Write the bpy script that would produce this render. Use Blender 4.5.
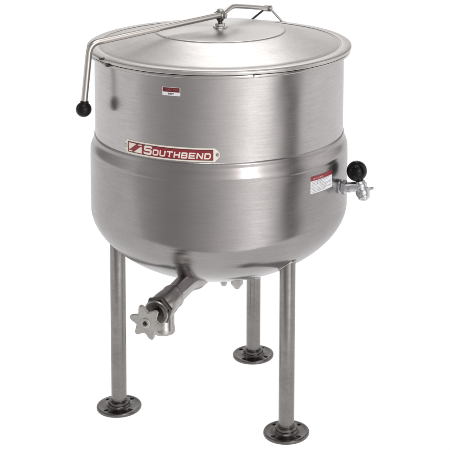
import bpy, bmesh, math, random
from mathutils import Vector, Matrix
random.seed(4)
PI = math.pi
R_ = math.radians
S = 0.356                     # one kettle rim radius in metres; shapes below are written in rim radii
scn = bpy.context.scene
for o in list(bpy.data.objects): bpy.data.objects.remove(o)
col = scn.collection

# ------------------------------------------------------------------ camera
cd = bpy.data.cameras.new('camera'); cam = bpy.data.objects.new('camera', cd); col.objects.link(cam)
F, CX, CY, YAW, PITCH, ROLL = 1319.91, 334.97, -48.78, -0.0874, 0.13264, 0.01291
cd.sensor_fit = 'HORIZONTAL'; cd.sensor_width = 36
cd.lens = 36 * F / 450
cd.shift_x = (225 - CX) / 450
cd.shift_y = (CY - 225) / 450
cd.clip_start = 0.05; cd.clip_end = 500
cam.location = (0, -9.9112 * S, 4.8856 * S)
fw0, up0, rt0 = Vector((0, 1, 0)), Vector((0, 0, 1)), Vector((1, 0, 0))
c, s = math.cos(ROLL), math.sin(ROLL); rt, up = rt0 * c + up0 * s, up0 * c - rt0 * s
c, s = math.cos(PITCH), math.sin(PITCH)
def pit(v): return Vector((v.x, c * v.y + s * v.z, -s * v.y + c * v.z))
rt, up, fw = pit(rt), pit(up), pit(fw0)
c2, s2 = math.cos(YAW), math.sin(YAW)
def yw(v): return Vector((c2 * v.x - s2 * v.y, s2 * v.x + c2 * v.y, v.z))
rt, up, fw = yw(rt), yw(up), yw(fw)
M = Matrix((rt, up, -fw)).transposed()
cam.rotation_euler = M.to_euler()
scn.camera = cam

# ------------------------------------------------------------------ view, world, lamps (a white studio)
scn.view_settings.view_transform = 'Standard'; scn.view_settings.look = 'None'
scn.view_settings.exposure = 0; scn.view_settings.gamma = 1
scn.render.engine = 'CYCLES'
w = bpy.data.worlds.new('World'); scn.world = w; w.use_nodes = True
nt = w.node_tree; nt.nodes.clear()
N = nt.nodes.new; L = nt.links.new
wo = N('ShaderNodeOutputWorld'); bg = N('ShaderNodeBackground'); tc = N('ShaderNodeTexCoord'); sp = N('ShaderNodeSeparateXYZ')
L(tc.outputs['Generated'], sp.inputs[0])
# world brightness by azimuth: made-up light and dark bands for the steel to reflect
az = N('ShaderNodeMath'); az.operation = 'ARCTAN2'; L(sp.outputs['Y'], az.inputs[0]); L(sp.outputs['X'], az.inputs[1])
rs = N('ShaderNodeMapRange'); rs.inputs['From Min'].default_value = -PI; rs.inputs['From Max'].default_value = PI; L(az.outputs[0], rs.inputs['Value'])
cr = N('ShaderNodeValToRGB'); cr.color_ramp.interpolation = 'EASE'; L(rs.outputs[0], cr.inputs[0])
STOPS = [(-180, .80), (-170, .95), (-158, .58), (-136, .40), (-118, .46), (-104, .66), (-84, 1.0), (-70, 1.6), (-59, 2.2), (-47, 1.7), (-37, .80), (-29, .06), (-18, .06), (-10, 1.1), (10, 1.35), (28, 1.0), (44, .40), (60, .50), (78, 1.05), (100, 1.1), (120, .62), (142, .38), (160, .55), (179.9, .80)]
el = cr.color_ramp.elements
while len(el) > 1: el.remove(el[-1])
for i, (a_, v_) in enumerate(STOPS):
    e_ = el[0] if i == 0 else el.new((a_ + 180) / 360)
    e_.position = (a_ + 180) / 360; e_.color = (v_, v_ * .985, v_ * .975, 1)
L(cr.outputs[0], bg.inputs['Color'])
zr = N('ShaderNodeMapRange'); zr.interpolation_type = 'SMOOTHSTEP'   # world dimmed overhead, shaped to vary the lid's reflections
for k_, v_ in (('From Min', .30), ('From Max', .75), ('To Min', 1.0), ('To Max', .55)): zr.inputs[k_].default_value = v_
L(sp.outputs['Z'], zr.inputs['Value']); L(zr.outputs[0], bg.inputs['Strength'])
L(bg.outputs[0], wo.inputs[0])

def softbox(name, loc, target, sx, sy, power, color=(1, .985, .965)):
    ld = bpy.data.lights.new(name, 'AREA'); ld.shape = 'RECTANGLE'; ld.size = sx; ld.size_y = sy; ld.energy = power; ld.color = color
    o = bpy.data.objects.new(name, ld); col.objects.link(o); o.location = loc
    o.rotation_euler = (Vector(target) - Vector(loc)).to_track_quat('-Z', 'Y').to_euler()
    return o
softbox('overhead_softbox', (0.2, -0.9, 3.4), (0, 0, 0.9), 1.6, 1.4, 12)
softbox('rear_softbox', (0.15, 2.6, 3.3), (0, 0, 0.95), 1.1, 1.2, 8)
softbox('strip_softbox_front', (1.45, -3.3, 1.55), (0, 0, 0.7), 0.5, 1.5, 17)

kl = softbox('key_bulb', (-.55, -1.7, 3.6), (0, 0, .7), .22, .22, 7); kl.data.shape = 'DISK'

# ------------------------------------------------------------------ materials
def mat(name, base, rough=.4, metal=0., spec=.5):
    m = bpy.data.materials.new(name); m.use_nodes = True
    b = m.node_tree.nodes['Principled BSDF']
    b.inputs['Base Color'].default_value = (*base, 1); b.inputs['Roughness'].default_value = rough
    b.inputs['Metallic'].default_value = metal; b.inputs['Specular IOR Level'].default_value = spec
    return m, m.node_tree, b
def math_node(nt, op, a=None, b=None):
    n = nt.nodes.new('ShaderNodeMath'); n.operation = op
    for i, v in enumerate((a, b)):
        if v is None: continue
        if isinstance(v, (int, float)): n.inputs[i].default_value = v
        else: nt.links.new(v, n.inputs[i])
    return n.outputs[0]
def brushed(name, base, rough, aniso=.75, fa=5, fr=260, fz=260, bump=.02, var=.10, radial=True, mottle=.06, wave=0.):
    m, nt, b = mat(name, base, rough, 1.)
    N = nt.nodes.new; L = nt.links.new
    tc = N('ShaderNodeTexCoord'); sp = N('ShaderNodeSeparateXYZ'); L(tc.outputs['Object'], sp.inputs[0])
    x, y, z = sp.outputs
    r = math_node(nt, 'SQRT', math_node(nt, 'ADD', math_node(nt, 'MULTIPLY', x, x), math_node(nt, 'MULTIPLY', y, y)))
    # direction on the circle keeps the noise seamless round the axis
    inv = math_node(nt, 'DIVIDE', 1.0, math_node(nt, 'MAXIMUM', r, 1e-4))
    cx = math_node(nt, 'MULTIPLY', math_node(nt, 'MULTIPLY', x, inv), fa)
    cy = math_node(nt, 'MULTIPLY', math_node(nt, 'MULTIPLY', y, inv), fa)
    h = math_node(nt, 'ADD', math_node(nt, 'MULTIPLY', r, fr), math_node(nt, 'MULTIPLY', z, fz))
    cb = N('ShaderNodeCombineXYZ'); L(cx, cb.inputs[0]); L(cy, cb.inputs[1]); L(h, cb.inputs[2])
    n1 = N('ShaderNodeTexNoise'); n1.inputs['Scale'].default_value = 1.0; n1.inputs['Detail'].default_value = 4; n1.inputs['Roughness'].default_value = .65
    L(cb.outputs[0], n1.inputs['Vector'])
    n2 = N('ShaderNodeTexNoise'); n2.inputs['Scale'].default_value = 9; n2.inputs['Detail'].default_value = 5; n2.inputs['Roughness'].default_value = .6
    L(tc.outputs['Object'], n2.inputs['Vector'])
    n3 = N('ShaderNodeTexNoise'); n3.inputs['Scale'].default_value = 420; n3.inputs['Detail'].default_value = 2
    L(tc.outputs['Object'], n3.inputs['Vector'])
    f = math_node(nt, 'ADD', math_node(nt, 'MULTIPLY', math_node(nt, 'SUBTRACT', n1.outputs[0], .5), var * 2), 
                  math_node(nt, 'ADD', math_node(nt, 'MULTIPLY', math_node(nt, 'SUBTRACT', n2.outputs[0], .5), mottle * 2),
                            math_node(nt, 'MULTIPLY', math_node(nt, 'SUBTRACT', n3.outputs[0], .5), var * 1.6)))
    f1 = math_node(nt, 'ADD', f, 1.0)
    vm = N('ShaderNodeVectorMath'); vm.operation = 'SCALE'; vm.inputs[0].default_value = base; L(f1, vm.inputs['Scale'])
    L(vm.outputs[0], b.inputs['Base Color'])
    rr = math_node(nt, 'MULTIPLY', math_node(nt, 'SUBTRACT', 1.0, math_node(nt, 'MULTIPLY', f, 1.5)), rough); L(rr, b.inputs['Roughness'])
    b.inputs['Anisotropic'].default_value = aniso
    if radial:
        tg = N('ShaderNodeTangent'); tg.direction_type = 'RADIAL'; tg.axis = 'Z'; L(tg.outputs[0], b.inputs['Tangent'])
    bp = N('ShaderNodeBump'); bp.inputs['Strength'].default_value = bump; bp.inputs['Distance'].default_value = .001
    L(n1.outputs[0], bp.inputs['Height'])
    if wave:                       # sheet metal is never quite true: slow shallow undulation
        n4 = N('ShaderNodeTexNoise'); n4.inputs['Scale'].default_value = 4.5; n4.inputs['Detail'].default_value = 1.5; L(tc.outputs['Object'], n4.inputs['Vector'])
        b2 = N('ShaderNodeBump'); b2.inputs['Strength'].default_value = 1; b2.inputs['Distance'].default_value = wave
        L(n4.outputs[0], b2.inputs['Height']); L(b2.outputs[0], bp.inputs['Normal'])
    L(bp.outputs[0], b.inputs['Normal'])
    return m
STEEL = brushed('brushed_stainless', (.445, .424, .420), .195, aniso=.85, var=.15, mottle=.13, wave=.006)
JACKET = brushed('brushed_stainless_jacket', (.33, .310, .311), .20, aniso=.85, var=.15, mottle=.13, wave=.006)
LIDM = brushed('brushed_lid_steel', (.525, .508, .500), .29, aniso=.72, fa=7, fr=330, fz=0, var=.13, mottle=.10, wave=.003)
POLISH = brushed('polished_rim_steel', (.45, .43, .42), .24, aniso=.2, var=.04)
def cast(name, base, rough=.45, metal=1., scale=160, bump=.25, var=.25):
    m, nt, b = mat(name, base, rough, metal)
    N = nt.nodes.new; L = nt.links.new
    tc = N('ShaderNodeTexCoord')
    n1 = N('ShaderNodeTexNoise'); n1.inputs['Scale'].default_value = scale; n1.inputs['Detail'].default_value = 4; L(tc.outputs['Object'], n1.inputs['Vector'])
    n2 = N('ShaderNodeTexNoise'); n2.inputs['Scale'].default_value = scale / 6; n2.inputs['Detail'].default_value = 4; L(tc.outputs['Object'], n2.inputs['Vector'])
    f = math_node(nt, 'ADD', math_node(nt, 'MULTIPLY', math_node(nt, 'SUBTRACT', n2.outputs[0], .5), var * 2),
                  math_node(nt, 'ADD', 1.0, math_node(nt, 'MULTIPLY', math_node(nt, 'SUBTRACT', n1.outputs[0], .5), var)))
    vm = N('ShaderNodeVectorMath'); vm.operation = 'SCALE'; vm.inputs[0].default_value = base; L(f, vm.inputs['Scale']); L(vm.outputs[0], b.inputs['Base Color'])
    bp = N('ShaderNodeBump'); bp.inputs['Strength'].default_value = bump; bp.inputs['Distance'].default_value = .0012
    L(n1.outputs[0], bp.inputs['Height']); L(bp.outputs[0], b.inputs['Normal'])
    return m
PIPE = brushed('leg_pipe_steel', (.25, .234, .226), .24, aniso=.0, fa=1.5, fr=0, fz=90, var=.20, radial=False, mottle=.34)
FOOT = cast('dark_foot_iron', (.15, .141, .138), .26, 1., 120)
FOOTRING = cast('foot_collar_steel', (.2, .185, .175), .3, 1., 120)
CASTB = cast('cast_valve_nickel', (.41, .395, .382), .27, 1., 110)
DARKC = cast('dark_valve_bonnet', (.10, .09, .085), .30, 1., 120)
STAR = cast('sand_cast_handwheel', (.47, .455, .435), .42, .75, 190, .7)
SILV = cast('nickel_fitting', (.58, .58, .60), .30, 1., 60, .35, .25)
ROD = brushed('lever_rod_steel', (.55, .52, .50), .26, aniso=0, fa=1, fr=20, fz=20, radial=False, bump=0, var=.03)
BLACK, _nt, _b = mat('black_phenolic', (.004, .0038, .0038), .05, 0, .2)
BLACK2, _nt, _b = mat('black_matt_knob', (.008, .007, .007), .30, 0, .2)
HOLE, _nt, _b = mat('hole_dark', (.012, .011, .011), .7)
def printed(name, base, rough=.35, var=.08):
    m, nt, b = mat(name, base, rough)
    tc = nt.nodes.new('ShaderNodeTexCoord'); n = nt.nodes.new('ShaderNodeTexNoise'); n.inputs['Scale'].default_value = 90; n.inputs['Detail'].default_value = 3
    nt.links.new(tc.outputs['Object'], n.inputs['Vector'])
    f = math_node(nt, 'ADD', 1 - var, math_node(nt, 'MULTIPLY', n.outputs[0], var * 2))
    vm = nt.nodes.new('ShaderNodeVectorMath'); vm.operation = 'SCALE'; vm.inputs[0].default_value = base; nt.links.new(f, vm.inputs['Scale'])
    nt.links.new(vm.outputs[0], b.inputs['Base Color'])
    return m
RED = printed('plate_red', (.25, .018, .03)); CREAM = printed('plate_cream', (.80, .74, .66), .4)
DRED = printed('label_dark_red', (.13, .008, .014)); WRED = printed('label_red', (.22, .012, .018)); WHITE = printed('label_white', (.74, .74, .76)); INK = printed('label_ink', (.02, .018, .02)); GREYINK = printed('label_grey_ink', (.25, .24, .27))
# floor: plain white surface with an added glow that washes out shadows
FLOOR, fnt, fb = mat('self_lit_white_floor', (.07, .07, .07), .7, 0, .1)
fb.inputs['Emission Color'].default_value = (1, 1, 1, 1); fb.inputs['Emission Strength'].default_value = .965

# ------------------------------------------------------------------ mesh helpers
def obj(name, bm, m, parent=None, sharp=32, smooth=True, label=None, mats=None):
    bmesh.ops.recalc_face_normals(bm, faces=bm.faces)
    for f in bm.faces: f.smooth = smooth
    for e in bm.edges:
        if len(e.link_faces) == 2 and e.calc_face_angle(0) > R_(sharp): e.smooth = False
    bm.transform(Matrix.Scale(S, 4))
    me = bpy.data.meshes.new(name); bm.to_mesh(me); bm.free()
    me.materials.append(m)
    for q in (mats or []): me.materials.append(q)
    o = bpy.data.objects.new(name, me); col.objects.link(o)
    if parent: o.parent = parent
    if label: o['label'] = label
    return o
def frame_from(d, hint=None):
    d = Vector(d).normalized(); h = Vector(hint or ((0, 0, 1) if abs(d.z) < .95 else (1, 0, 0)))
    x = h.cross(d).normalized(); y = d.cross(x)
    return Matrix((x, y, d)).transposed().to_4x4()
def lathe(bm, prof, n=64, mtx=None, hexn=False, mi=0):
    """prof: list of (r, z) ; closed at r=0 ends"""
    rings = []
    for r, z in prof:
        if r < 1e-5: vs = [bm.verts.new((0, 0, z))]
        else: vs = [bm.verts.new((r * math.cos(2 * PI * i / n), r * math.sin(2 * PI * i / n), z)) for i in range(n)]
        rings.append(vs)
    for a, b in zip(rings, rings[1:]):
        for i in range(n):
            j = (i + 1) % n
            if len(a) == 1 and len(b) == 1: continue
            if len(a) == 1: f = bm.faces.new((a[0], b[i], b[j]))
            elif len(b) == 1: f = bm.faces.new((a[i], b[0], a[j]))
            else: f = bm.faces.new((a[i], a[j], b[j], b[i]))
            f.material_index = mi
    if mtx:
        for vs in rings:
            for v in vs: v.co = mtx @ v.co
    return rings
def at(p, d=(0, 0, 1), hint=None):
    return Matrix.Translation(Vector(p)) @ frame_from(d, hint)
def cyl_prof(r, h0, h1, b=.004):
    return [(0, h0), (r - b, h0), (r, h0 + b), (r, h1 - b), (r - b, h1), (0, h1)]
def nutp(bm, r, h0, h1, mtx):      # hexagonal prism with chamfer
    b = r * .12
    lathe(bm, [(0, h0), (r - b, h0), (r, h0 + b * .6), (r, h1 - b * .6), (r - b, h1), (0, h1)], 6, mtx)
def smooth_path(pts, k=8):
    P = [Vector(p) for p in pts]; out = []
    for i in range(len(P) - 1):
        p0, p1, p2, p3 = P[max(i - 1, 0)], P[i], P[i + 1], P[min(i + 2, len(P) - 1)]
        for j in range(k):
            t = j / k
            out.append(.5 * ((2 * p1) + (-p0 + p2) * t + (2 * p0 - 5 * p1 + 4 * p2 - p3) * t * t + (-p0 + 3 * p1 - 3 * p2 + p3) * t ** 3))
    out.append(P[-1]); return out
def bend_path(pts, rad, k=10):     # straight runs joined by arcs
    P = [Vector(p) for p in pts]; out = [P[0]]
    for i in range(1, len(P) - 1):
        a, b, c_ = P[i - 1], P[i], P[i + 1]
        u, v = (a - b).normalized(), (c_ - b).normalized()
        p, q = b + u * rad, b + v * rad
        for j in range(k + 1):
            t = j / k; out.append(p * (1 - t) ** 2 + b * 2 * t * (1 - t) + q * t * t)
    out.append(P[-1]); return out
def tube(bm, path, r, n=20, cap=True, closed=False):
    rr = r if callable(r) else (lambda t: r)
    rings = []; m = len(path); prev = None
    for i, p in enumerate(path):
        if closed: d = path[(i + 1) % m] - path[i - 1]
        else: d = path[min(i + 1, m - 1)] - path[max(i - 1, 0)]
        d = d.normalized()
        if prev is None:
            x = d.orthogonal().normalized()
        else:
            x = (prev - d * prev.dot(d)).normalized()
        prev = x; y = d.cross(x)
        q = rr(i / (m - 1))
        rings.append([bm.verts.new(p + x * q * math.cos(2 * PI * k / n) + y * q * math.sin(2 * PI * k / n)) for k in range(n)])
    prs = list(zip(rings, rings[1:])) + ([(rings[-1], rings[0])] if closed else [])
    for a, b in prs:
        for k in range(n): bm.faces.new((a[k], a[(k + 1) % n], b[(k + 1) % n], b[k]))
    if cap and not closed:
        bm.faces.new(rings[0]); bm.faces.new(rings[-1])
def sphere(bm, c_, r, n=32):
    bmesh.ops.create_uvsphere(bm, u_segments=n * 2, v_segments=n, radius=r, matrix=Matrix.Translation(Vector(c_)))
def rounded(pts, rad=.006, k=4):   # 2D polygon with rounded corners
    n = len(pts); out = []
    for i in range(n):
        a, b, c_ = Vector(pts[i - 1]), Vector(pts[i]), Vector(pts[(i + 1) % n])
        ra = min(rad, (a - b).length * .45, (c_ - b).length * .45)
        p, q = b + (a - b).normalized() * ra, b + (c_ - b).normalized() * ra
        for j in range(k + 1):
            t = j / k; out.append(p * (1 - t) ** 2 + b * 2 * t * (1 - t) + q * t * t)
    return out
def slab(poly, th):                # 2D polygon -> thin solid, triangulated
    bm = bmesh.new()
    f = bm.faces.new([bm.verts.new((p[0], p[1], 0)) for p in poly])
    g = bmesh.ops.extrude_face_region(bm, geom=[f])
    for v in g['geom']:
        if isinstance(v, bmesh.types.BMVert): v.co.z += th
    return bm
def cut_x(bm, step):               # slice so that it can follow a curve
    xs = [v.co.x for v in bm.verts]; x = min(xs) + step
    while x < max(xs) - 1e-4:
        bmesh.ops.bisect_plane(bm, geom=bm.verts[:] + bm.edges[:] + bm.faces[:], plane_co=(x, 0, 0), plane_no=(1, 0, 0)); x += step
def wrap(bm, r0, a0, z0, slope=0): # (u, v, h) -> the cylinder of radius r0; a0 = azimuth of u = 0
    for v in bm.verts:
        u, q, h = v.co; a = a0 + u / r0; r = r0 + h - slope * q
        v.co = Vector((r * math.cos(a), r * math.sin(a), z0 + q))
def text_bm(body, x0, x1, y0, y1, th=.0012, bold=.0, shear=0., spacing=1.):
    cu = bpy.data.curves.new('t', 'FONT'); cu.body = body; cu.size = 1; cu.offset = bold; cu.shear = shear; cu.space_character = spacing; cu.resolution_u = 4
    o = bpy.data.objects.new('t', cu); col.objects.link(o)
    dg = bpy.context.evaluated_depsgraph_get(); me = bpy.data.meshes.new_from_object(o.evaluated_get(dg))
    bm = bmesh.new(); bm.from_mesh(me); bpy.data.objects.remove(o); bpy.data.curves.remove(cu); bpy.data.meshes.remove(me)
    bmesh.ops.remove_doubles(bm, verts=bm.verts, dist=1e-4)
    ax0 = min(v.co.x for v in bm.verts); ax1 = max(v.co.x for v in bm.verts); ay0 = min(v.co.y for v in bm.verts); ay1 = max(v.co.y for v in bm.verts)
    for v in bm.verts:
        v.co.x = x0 + (v.co.x - ax0) / (ax1 - ax0) * (x1 - x0); v.co.y = y0 + (v.co.y - ay0) / (ay1 - ay0) * (y1 - y0); v.co.z = th
    return bm

# ------------------------------------------------------------------ the floor
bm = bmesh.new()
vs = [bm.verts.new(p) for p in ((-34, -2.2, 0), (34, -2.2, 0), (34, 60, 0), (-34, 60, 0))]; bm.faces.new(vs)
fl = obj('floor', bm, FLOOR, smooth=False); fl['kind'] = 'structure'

# ------------------------------------------------------------------ the kettle
K = bpy.data.objects.new('steam_kettle', None); col.objects.link(K)
K['label'] = 'large brushed stainless steel steam kettle on three pipe legs with hinged lid and red nameplate'
K['category'] = 'kettle'

RU, RB, Z1, DD, NE = .944, .981, 1.611, .561, 1.81
def zbot(r): return Z1 - DD * max(0, 1 - (r / RB) ** NE) ** (1 / NE)
# pot wall (upper, inner shell)
bm = bmesh.new()
pr = [(.90, 2.80), (RU - .002, 2.815), (RU, 2.80)] + [(RU, 2.80 - .06 * i) for i in range(1, 10)] + [(RU, 2.205), (RU, 2.1905)]
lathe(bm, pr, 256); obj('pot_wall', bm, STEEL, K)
# jacket (lower shell with stepped shoulder and dished bottom)
bm = bmesh.new()
pr = [(RU - .0005, 2.1915), (.9460, 2.1890), (.9490, 2.1850), (.9520, 2.179), (.9530, 2.172), (.9528, 2.166), (.9530, 2.158), (.9550, 2.148), (.9610, 2.132), (.9685, 2.114), (.9745, 2.098), (.9785, 2.084), (.9800, 2.074), (.9800, 2.067), (.9788, 2.061), (.9788, 2.055), (.9800, 2.048), (.9813, 2.035), (.9818, 2.0), (.9816, 1.9), (.9814, 1.8), (.9812, 1.7), (RB, Z1)]
for i in range(1, 49):
    t = i / 48 * PI / 2
    pr.append((max(0, RB * math.cos(t) ** (2 / NE)) if i < 48 else 0, Z1 - DD * math.sin(t) ** (2 / NE)))
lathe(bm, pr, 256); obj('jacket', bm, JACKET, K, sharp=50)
# pot rim: rolled flange below the lid
bm = bmesh.new()
pr = [(.942, 2.792), (.968, 2.797), (.987, 2.800), (.993, 2.805), (.994, 2.815), (.992, 2.822), (.94, 2.8235)]
lathe(bm, pr, 256); obj('rim', bm, POLISH, K, sharp=60)
# lid
LID = None
bm = bmesh.new()
pr = [(.93, 2.826), (.993, 2.8265), (.9985, 2.829), (1.0, 2.834), (1.0, 2.846), (.9985, 2.8515), (.993, 2.855), (.975, 2.859), (.945, 2.861), (.928, 2.8605), (.922, 2.858), (.919, 2.854), (.914, 2.8525), (.909, 2.854), (.900, 2.858),
      (.87, 2.865), (.80, 2.882), (.70, 2.906), (.60, 2.930), (.53, 2.945), (.500, 2.9505), (.495, 2.9515)]
lathe(bm, pr, 256)
LID = obj('lid', bm, LIDM, K, sharp=50)
bm = bmesh.new()
pr = [(.50, 2.950), (.497, 2.9535), (.490, 2.9572), (.482, 2.9585), (.45, 2.9605), (.35, 2.968), (.2, 2.973), (.08, 2.9755), (0, 2.976)]
lathe(bm, pr, 192); obj('centre_disc', bm, LIDM, LID, sharp=50)
# clips at the lid edge
def clip(az, z):
    bm = bmesh.new(); d = Vector((math.cos(az), math.sin(az), 0))
    m4 = at(d * 1.0 + Vector((0, 0, z)), d)
    for (w_, h_, t0, t1) in ((.034, .016, -.03, .006), ):
        b = bmesh.ops.create_cube(bm, size=1, matrix=m4 @ Matrix.Diagonal((w_, h_, t1 - t0, 1)))
    bmesh.ops.bevel(bm, geom=bm.edges[:], offset=.003, segments=2, affect='EDGES')
    return bm
o = obj('clip', clip(R_(-147.5), 2.852), DARKC, LID)
o = obj('clip', clip(R_(-142.6), 2.818), DARKC, LID)
o = obj('clip', clip(R_(-75.7), 2.818), SILV, LID)

# ---- lid stud in the centre
bm = bmesh.new()
m0 = at((0, 0, 0))
lathe(bm, [(0, 2.97), (.052, 2.972), (.056, 2.978), (.052, 2.986), (.026, 2.988), (.024, 2.99), (0, 2.99)], 40)
stud = obj('stud', bm, SILV, LID)
bm = bmesh.new(); nutp(bm, .040, 2.986, 3.006, Matrix.Rotation(.35, 4, 'Z')); obj('nut', bm, CASTB, LID, smooth=False)
bm = bmesh.new(); lathe(bm, [(0, 3.0), (.018, 3.0), (.017, 3.02), (.026, 3.028), (.030, 3.040), (.024, 3.048), (0, 3.05)], 32); obj('stem', bm, DARKC, LID)

# ---- lid arm from stud to hinge at the back
HUB = Vector((.394, .88, 2.962))
arm = smooth_path([(.0, -.01, 3.060), (.03, .06, 3.075), (.075, .165, 3.093), (.10, .22, 3.095), (.135, .30, 3.083), (.25, .56, 3.030), HUB], 8)
bm = bmesh.new(); tube(bm, arm, .0185, 20); armo = obj('lid_arm', bm, ROD, K)
bm = bmesh.new()   # clevis that grips the stud
dv = Vector((.42, .9, 0)).normalized(); sd = Vector((-dv.y, dv.x, 0))
lathe(bm, cyl_prof(.034, -.034, .034, .006), 32, at((0, 0, 3.068), sd)); obj('clevis', bm, CASTB, armo)
bm = bmesh.new(); nutp(bm, .026, .030, .050, at((0, 0, 3.068), -sd)); nutp(bm, .022, .030, .048, at((0, 0, 3.068), sd)); obj('pin', bm, CASTB, armo, smooth=False)
bm = bmesh.new(); lathe(bm, [(0, 3.085), (.020, 3.09), (.026, 3.100), (.024, 3.113), (.012, 3.118), (0, 3.119)], 24); obj('cap', bm, CASTB, armo)
# hinge
bm = bmesh.new(); lathe(bm, cyl_prof(.027, -.034, .034, .008), 28, at(HUB, sd)); hin = obj('hinge', bm, CASTB, K)
for k, p in enumerate(((.250, .945, 2.845), (.520, .845, 2.845))):
    bm = bmesh.new()
    tube(bm, [HUB + sd * (.02 if k == 0 else -.02), Vector(p)], .0085, 12)
    lathe(bm, cyl_prof(.024, -.012, .012), 20, at(p)); obj('strut', bm, DARKC if k == 0 else ROD, hin)

# ---- lever with black ball
BALL = Vector((-.982, -.49, 2.484)); BEND = Vector((-.934, -.475, 2.950))
lev = bend_path([Vector((.0, -.015, 3.072)), BEND, BALL], .075, 14)
bm = bmesh.new(); tube(bm, lev, .0235, 24); levo = obj('lid_lever', bm, ROD, K)
bm = bmesh.new(); sphere(bm, BALL + Vector((0, 0, -.015)), .056)
lathe(bm, [(0, .03), (.030, .032), (.030, .062), (.026, .066), (0, .066)], 24, at(BALL - Vector((0, 0, .018)), BEND - BALL))
obj('ball_knob', bm, BLACK2, levo)

# ---- legs
LR, PH = .7874, .15725
PLR = .172
legs = []
for k, a in enumerate((PH + PI, PH + PI / 3, PH - PI / 3)):
    cx, cy = LR * math.cos(a), LR * math.sin(a)
    # mesh in leg-local coordinates, object placed at the leg's foot
    bm = bmesh.new(); pr_ = .0585
    n = 40; rings = []
    lathe(bm, [(pr_, .02), (pr_, .5), (pr_, .9)] , n)
    top = [v for v in bm.verts if abs(v.co.z - .9) < 1e-5]
    for v in top: v.co.z = zbot(math.hypot(cx + v.co.x, cy + v.co.y)) + .012
    lo = obj('leg', bm, PIPE, K); lo.location = (cx * S, cy * S, 0)
    bm = bmesh.new()
    pth = []
    for i in range(48):
        q = 2 * PI * i / 48; rr = pr_ + .004; x, y = rr * math.cos(q), rr * math.sin(q)
        pth.append(Vector((x, y, zbot(math.hypot(cx + x, cy + y)) - .003)))
    tube(bm, pth, .0085, 8, closed=True); obj('weld', bm, CASTB, lo)
    # foot plate with four blind screw holes
    bm = bmesh.new()
    lathe(bm, [(0, .0), (PLR - .004, .0), (PLR, .006), (PLR + .0005, .016), (PLR - .003, .0235), (PLR - .012, .0265), (PLR - .02, .0262), (PLR - .025, .0235), (.10, .0255), (.088, .030), (.082, .040), (.068, .044), (0, .044)], 96)
    fo = obj('foot_plate', bm, FOOT, lo, sharp=40)
    cut = bmesh.new()
    for j in range(4):
        q = R_(45 + (0, 8, -4)[k]) + j * PI / 2
        lathe(cut, [(0, .010), (.0165, .010), (.0165, .025), (.0165, .06), (0, .06)], 24, Matrix.Translation((.128 * math.cos(q), .128 * math.sin(q), 0)))
    co = obj('cutter', cut, HOLE)
    fo.data.materials.append(HOLE)
    md = fo.modifiers.new('b', 'BOOLEAN'); md.object = co; md.operation = 'DIFFERENCE'; md.solver = 'EXACT'; md.material_mode = 'TRANSFER'
    fo.parent = None
    dg = bpy.context.evaluated_depsgraph_get(); dg.update()
    me = bpy.data.meshes.new_from_object(fo.evaluated_get(dg)); fo.modifiers.clear(); fo.data = me; fo.parent = lo
    bpy.data.objects.remove(co)
    bm = bmesh.new()
    lathe(bm, [(.058, .040), (.080, .042), (.084, .047), (.083, .058), (.078, .064), (.0655, .066), (.0655, .072), (.058, .073)], 64)
    obj('collar', bm, FOOTRING if k == 2 else FOOT, lo)

# ---- draw-off valve at the bottom
P0 = Vector((-.20, -.55, 1.215)); P2 = Vector((-.50, -1.20, 1.150)); ax = (P2 - P0).normalized(); LEN = (P2 - P0).length
V = Matrix.Translation(P0) @ frame_from(ax)
bm = bmesh.new()
lathe(bm, [(.110, -.10), (.105, .0), (.088, .05), (.078, .09), (.074, .13), (.074, .32)], 48, V)
dv_o = obj('draw_off_pipe', bm, STEEL, K)
bm = bmesh.new()
lathe(bm, [(.0, .31), (.080, .31), (.086, .318), (.088, .335), (.086, .35), (.087, .38), (.093, .43), (.095, .48), (.093, .52), (.090, .535), (0, .54)], 48, V)
vb = obj('draw_off_valve', bm, CASTB, K)
VC = P0 + ax * .425 + Vector((-.018, 0, 0))
bm = bmesh.new()
lathe(bm, [(.060, .03), (.074, .0), (.074, -.165), (.077, -.170), (.079, -.18), (.079, -.208), (.076, -.214), (.068, -.214), (.064, -.208), (.060, -.15), (0, -.15)], 48, at(VC, (0, 0, 1)))
obj('outlet', bm, CASTB, vb)
bm = bmesh.new(); nutp(bm, .106, .520, .555, V @ Matrix.Rotation(.2, 4, 'Z')); lathe(bm, [(.06, .55), (.088, .56), (.086, .585), (.070, .597), (.0, .60)], 40, V); obj('bonnet', bm, DARKC, vb)
bm = bmesh.new(); lathe(bm, [(.080, .568), (.090, .572), (.092, .580), (.088, .588), (.078, .588)], 40, V); obj('bonnet_ring', bm, CASTB, vb)
bm = bmesh.new(); lathe(bm, [(.03, .59), (.03, LEN + .01), (.0, LEN + .01)], 24, V); obj('stem', bm, DARKC, vb)
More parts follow.
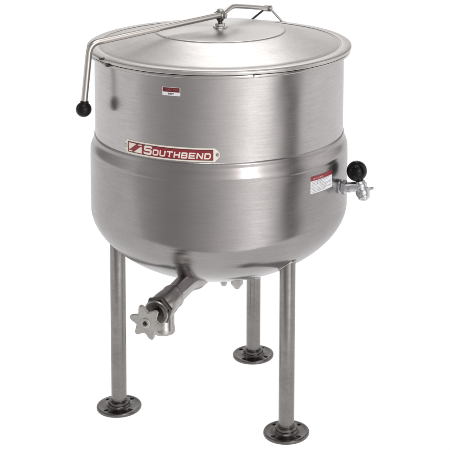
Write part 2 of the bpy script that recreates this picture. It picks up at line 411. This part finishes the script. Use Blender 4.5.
# six pointed handwheel
pts = []
for i in range(6):
    a = 2 * PI * i / 6
    for da, rr in ((-.32, .090), (-.14, .114), (-.07, .127), (.07, .127), (.14, .114), (.32, .090)):
        pts.append((rr * math.cos(a + da), rr * math.sin(a + da)))
    pts.append((.078 * math.cos(a + PI / 6), .078 * math.sin(a + PI / 6)))
bm = slab(rounded(pts, .006, 3), .026)
ed = [e for e in bm.edges if len(e.link_faces) == 2 and e.calc_face_angle(0) > 1.0]
bmesh.ops.bevel(bm, geom=ed, offset=.005, segments=2, affect='EDGES')
W = Matrix.Translation(P0 + ax * (LEN - .013)) @ frame_from(ax) @ Matrix.Rotation(R_(-12), 4, 'Z')
bm.transform(W)
lathe(bm, [(.0, .020), (.036, .024), (.036, .032), (.030, .036), (.0, .037)], 32, W)
hw = obj('handwheel', bm, STAR, vb, sharp=40)
bm = bmesh.new(); nutp(bm, .020, .036, .042, W); lathe(bm, [(0, .041), (.0095, .041), (.009, .050), (0, .051)], 16, W); obj('stem_nut', bm, DARKC, vb, smooth=False)

# ---- plugs under the jacket
for x, y, r0, r1, h, zz in ((.030, -.33, .026, .018, .040, None), (.128, -.386, .045, .018, .065, None), (.285, -.24, .030, .014, .040, None)):
    zb = zbot(math.hypot(x, y)); bm = bmesh.new()
    lathe(bm, [(0, zb + .03), (r0, zb + .03), (r0, zb - h * .45), (r1, zb - h), (0, zb - h)], 6, Matrix.Translation((x, y, 0)))
    obj('drain_plug', bm, CASTB, K, smooth=False)

# ---- relief valve on the right
ra = R_(-24.0); rd = Vector((math.cos(ra), math.sin(ra), 0)); RP = rd * .965 + Vector((0, 0, 1.838))
rax = (rd + Vector((0, 0, -.06))).normalized()
V2 = at(RP, rax)
bm = bmesh.new(); lathe(bm, [(.050, 0), (.053, .008), (.053, .020), (.046, .026), (.034, .030), (.033, .10), (.0, .10)], 32, V2); rv = obj('pressure_valve', bm, SILV, K)
bm = bmesh.new(); nutp(bm, .055, .030, .064, V2 @ Matrix.Rotation(.3, 4, 'Z')); obj('union_nut', bm, SILV, rv, smooth=False)
BC = Vector((1.060, -.45, 1.806)); KN = Vector((1.0163, -.42, 1.9605)); HC = Vector((1.040, -.438, 1.868))
bm = bmesh.new(); sphere(bm, BC, .053, 20)                                  # valve chamber
ud = (KN - BC).normalized()
lathe(bm, [(.034, -.02), (.036, .03), (.046, .045), (.047, .062), (.040, .070), (.036, .085), (.030, .09), (0, .09)], 28, at(BC, ud))
j0 = RP + rax * .06; tube(bm, [j0, j0 * .5 + HC * .5 + Vector((0, 0, -.010)), HC * .6 + BC * .4], lambda t: .036 + .004 * t, 20)
lathe(bm, [(0, .02), (.040, .028), (.044, .040), (.040, .050), (.026, .054), (.022, .062), (0, .063)], 28, at(BC, Vector((.15, -.45, -.6)))); obj('valve_chamber', bm, SILV, rv, sharp=50)
bm = bmesh.new(); tube(bm, [HC + Vector((.02, 0, -.03)), Vector((1.10, -.45, 1.832)), Vector((1.120, -.455, 1.834)), Vector((1.138, -.46, 1.842))], lambda t: .015 - .005 * t, 14); obj('spout', bm, SILV, rv)
bm = bmesh.new(); tube(bm, [BC, KN], .018, 14); obj('stem', bm, SILV, rv)
bm = bmesh.new(); sphere(bm, KN, .077)
lathe(bm, [(0, -.082), (.026, -.082), (.030, -.072), (.03, -.05), (0, -.05)], 24, at(KN, ud)); obj('ball_knob', bm, BLACK, rv)

# ---- nameplate
RP_ = RU; A0 = R_(-133.75); ZC = 2.2495; UL = .690; HH = .0490
o_poly = [(-.002, -HH), (UL - .004, -HH), (UL + .004, -HH + .012), (UL + .026, -.016), (UL + .032, .002), (UL + .024, .022), (UL + .003, HH - .008), (UL - .006, HH), (-.004, HH), (-.010, HH - .01), (-.027, .020), (-.033, .002), (-.027, -.018), (-.008, -HH + .010)]
bm = slab(rounded(o_poly, .006, 3), .006); cut_x(bm, .02); bmesh.ops.triangulate(bm, faces=[f for f in bm.faces if len(f.verts) > 4]); wrap(bm, RP_, A0, ZC)
NP = obj('nameplate', bm, CREAM, K, label='red and cream nameplate reading SOUTHBEND')
def decal(name, poly, h, m, par, r0=RP_, a0=A0, zc=ZC, th=.0012, rad=.003, slope=0):
    bm = slab(rounded(poly, rad, 2) if rad else poly, th)
    for v in bm.verts: v.co.z += h
    cut_x(bm, .02); bmesh.ops.triangulate(bm, faces=[f for f in bm.faces if len(f.verts) > 4]); wrap(bm, r0, a0, zc, slope); return obj(name, bm, m, par)
def words(name, body, box, h, m, par, r0=RP_, a0=A0, zc=ZC, slope=0, **kw):
    bm = text_bm(body, *box, th=h, **kw); cut_x(bm, .02); wrap(bm, r0, a0, zc, slope); return obj(name, bm, m, par)
e = .0105
decal('dark_border', [(.006, -HH + e), (UL - .016, -HH + e), (UL - .016, HH - e), (.006, HH - e)], .006, printed('plate_border', (.045, .012, .016)), NP, rad=.004)
decal('red_panel', [(.010, -HH + e + .004), (UL - .020, -HH + e + .004), (UL - .020, HH - e - .004), (.010, HH - e - .004)], .0074, RED, NP)
# emblem: cream block cut by a broad slanting red stripe with a hook at either end
ex0, ex1, ey0, ey1 = .019, .139, -.031, .031
H0 = .0088
decal('emblem', [(ex0, ey1), (ex0 + .072, ey1), (ex0 + .014, ey0 + .018), (ex0, ey0 + .016)], H0, CREAM, NP, rad=.001)
decal('emblem', [(ex1, ey0), (ex1 - .072, ey0), (ex1 - .014, ey1 - .018), (ex1, ey1 - .016)], H0, CREAM, NP, rad=.001)
decal('emblem', [(ex0, ey0), (ex0 + .026, ey0), (ex0 + .034, ey0 + .008), (ex0, ey0 + .008)], H0, CREAM, NP, rad=0)
decal('emblem', [(ex1, ey1), (ex1 - .026, ey1), (ex1 - .034, ey1 - .008), (ex1, ey1 - .008)], H0, CREAM, NP, rad=0)
# wide rounded-square capitals, drawn as strokes
def stroke(bm, path, t, box, h, closed=False, lean=.16):
    x0, x1, y0, y1 = box
    P = [Vector((x0 + p[0] * (x1 - x0) + lean * p[1] * (y1 - y0), y0 + p[1] * (y1 - y0))) for p in path]
    n = len(P); Lf, Rt = [], []
    for i in range(n):
        a_ = P[i - 1] if (i or closed) else None; c_ = P[(i + 1) % n] if (i < n - 1 or closed) else None
        d1 = (P[i] - a_).normalized() if a_ else (c_ - P[i]).normalized(); d2 = (c_ - P[i]).normalized() if c_ else d1
        n1, n2 = Vector((-d1.y, d1.x)), Vector((-d2.y, d2.x)); m_ = (n1 + n2).normalized(); m_ = m_ / max(.5, m_.dot(n1)) * t / 2
        Lf.append(bm.verts.new((*(P[i] + m_), h))); Rt.append(bm.verts.new((*(P[i] - m_), h)))
    for i in range(n if closed else n - 1):
        j = (i + 1) % n; bm.faces.new((Lf[i], Lf[j], Rt[j], Rt[i]))
def rr(pts, rad):                  # round the corners of a stroke (unit box)
    out = [pts[0]]
    for i in range(1, len(pts) - 1):
        a_, b_, c_ = Vector(pts[i - 1]), Vector(pts[i]), Vector(pts[i + 1]); p, q = b_ + (a_ - b_).normalized() * rad, b_ + (c_ - b_).normalized() * rad
        for k in range(5): t = k / 4; out.append(tuple(p * (1 - t) ** 2 + b_ * 2 * t * (1 - t) + q * t * t))
    return out + [pts[-1]]
k_, q_ = .10, .90
O_ = rr([(.5, k_), (q_, k_), (q_, q_), (k_, q_), (k_, k_), (.5, k_)], .2)
GLY = {
 'O': [O_], 'U': [rr([(k_, 1), (k_, k_), (q_, k_), (q_, 1)], .22)], 'T': [[(0, q_), (1, q_)], [(.5, q_), (.5, 0)]],
 'H': [[(k_, 0), (k_, 1)], [(q_, 0), (q_, 1)], [(k_, .5), (q_, .5)]],
 'B': [rr([(k_, k_), (k_, q_), (q_ - .04, q_), (q_ - .04, .5), (.2, .5)], .14), rr([(.2, .5), (q_, .5), (q_, k_), (.0, k_)], .14)],
 'E': [[(1, q_), (k_, q_), (k_, k_), (1, k_)], [(k_, .5), (.9, .5)]],
 'N': [[(k_, 0), (k_, 1)], [(k_, .95), (q_, .05)], [(q_, 0), (q_, 1)]],
 'D': [rr([(0, q_), (q_, q_), (q_, k_), (0, k_)], .30), [(k_, .02), (k_, .98)]],
 'S': [rr([(q_, .74), (q_, q_), (k_, q_), (k_, .52), (q_, .52), (q_, k_), (k_, k_), (k_, .26)], .12)]}
def lettering(word, u0, u1, v0, v1, t, gap, par):
    n = len(word); cw = (u1 - u0 - gap * (n - 1)) / n
    for i, ch in enumerate(word):
        bm = bmesh.new()
        for j, pth in enumerate(GLY[ch]): stroke(bm, pth, t, (u0 + i * (cw + gap), u0 + i * (cw + gap) + cw, v0, v1), .0090 + .0003 * j)
        cut_x(bm, .012); wrap(bm, RP_, A0, ZC); obj('letter', bm, CREAM, par, smooth=False)
lettering('S', .153, .219, -.030, .032, .0145, 0, NP)
lettering('OUTHBEND', .229, .654, -.028, .015, .0098, .0095, NP)
for u in (-.015, UL + .014):
    a = A0 + u / RP_; d = Vector((math.cos(a), math.sin(a), 0)); bm = bmesh.new()
    lathe(bm, [(0, 0), (.012, 0), (.0125, .004), (.009, .009), (0, .0105)], 20, at(d * (RP_ + .005) + Vector((0, 0, ZC + .003)), d)); obj('screw', bm, CASTB, NP)

# ---- small hot label on the pot wall
a1, zc1, w1, h1 = R_(-115.1), 2.691, R_(8.1) * RU, .030
kw = dict(r0=RU, a0=a1, zc=zc1)
bm = slab(rounded([(0, -h1), (w1, -h1), (w1, h1), (0, h1)], .003, 2), .002); cut_x(bm, .02); wrap(bm, RU, a1, zc1); HL = obj('hot_label', bm, WHITE, K, label='small dark red and white label reading HOT')
decal('red_band', [(.004, -.004), (w1 - .004, -.004), (w1 - .004, h1 - .003), (.004, h1 - .003)], .002, DRED, HL, rad=0, **kw)
words('lettering', 'CAUTION', (.026, w1 - .016, .004, .020), .0040, printed('faded_pink_ink', (.30, .10, .11)), HL, bold=.0, **kw)
words('lettering', 'HOT', (.047, .088, -.024, -.009), .0030, INK, HL, bold=.05, **kw)

# ---- warning label on the jacket
a2, w2 = R_(-48.7), R_(15.2) * .9815
zc2 = 1.948
kw = dict(r0=.9818, a0=a2, zc=zc2)
bm = slab([(0, -.058), (w2, -.066), (w2, .064), (0, .068)], .002); cut_x(bm, .02); wrap(bm, .9818, a2, zc2); WL = obj('warning_label', bm, WHITE, K, label='white label with red band and rows of tiny print')
decal('red_band', [(0, .036), (w2, .030), (w2, .065), (0, .0685)], .002, WRED, WL, rad=0, **kw)
for row in range(8):                                   # print too small to read: short broken strokes
    bm = bmesh.new(); y = .026 - row * .0108
    x = .010; end = w2 - .012 - (random.random() < .4) * random.uniform(.02, .09)
    while x < end - .004:
        l = min(random.uniform(.003, .012), end - x); q = random.uniform(.0012, .0028)
        bm.faces.new([bm.verts.new(p) for p in ((x, y - q, .0032), (x + l, y - q, .0032), (x + l, y + q, .0032), (x, y + q, .0032))]); x += l + random.uniform(.0025, .006)
    wrap(bm, .9818, a2, zc2); obj('print_line', bm, GREYINK, WL)
bm = bmesh.new(); x = .025
for l in (.006, .010, .007, .009, .010, .006, .012, .008, .010):
    bm.faces.new([bm.verts.new(p) for p in ((x, .045, .0042), (x + l, .0448, .0042), (x + l, .0535, .0042), (x, .054, .0042))]); x += l + .004
wrap(bm, .9818, a2, zc2); obj('print_line', bm, printed('pale_red_ink', (.55, .25, .25)), WL)
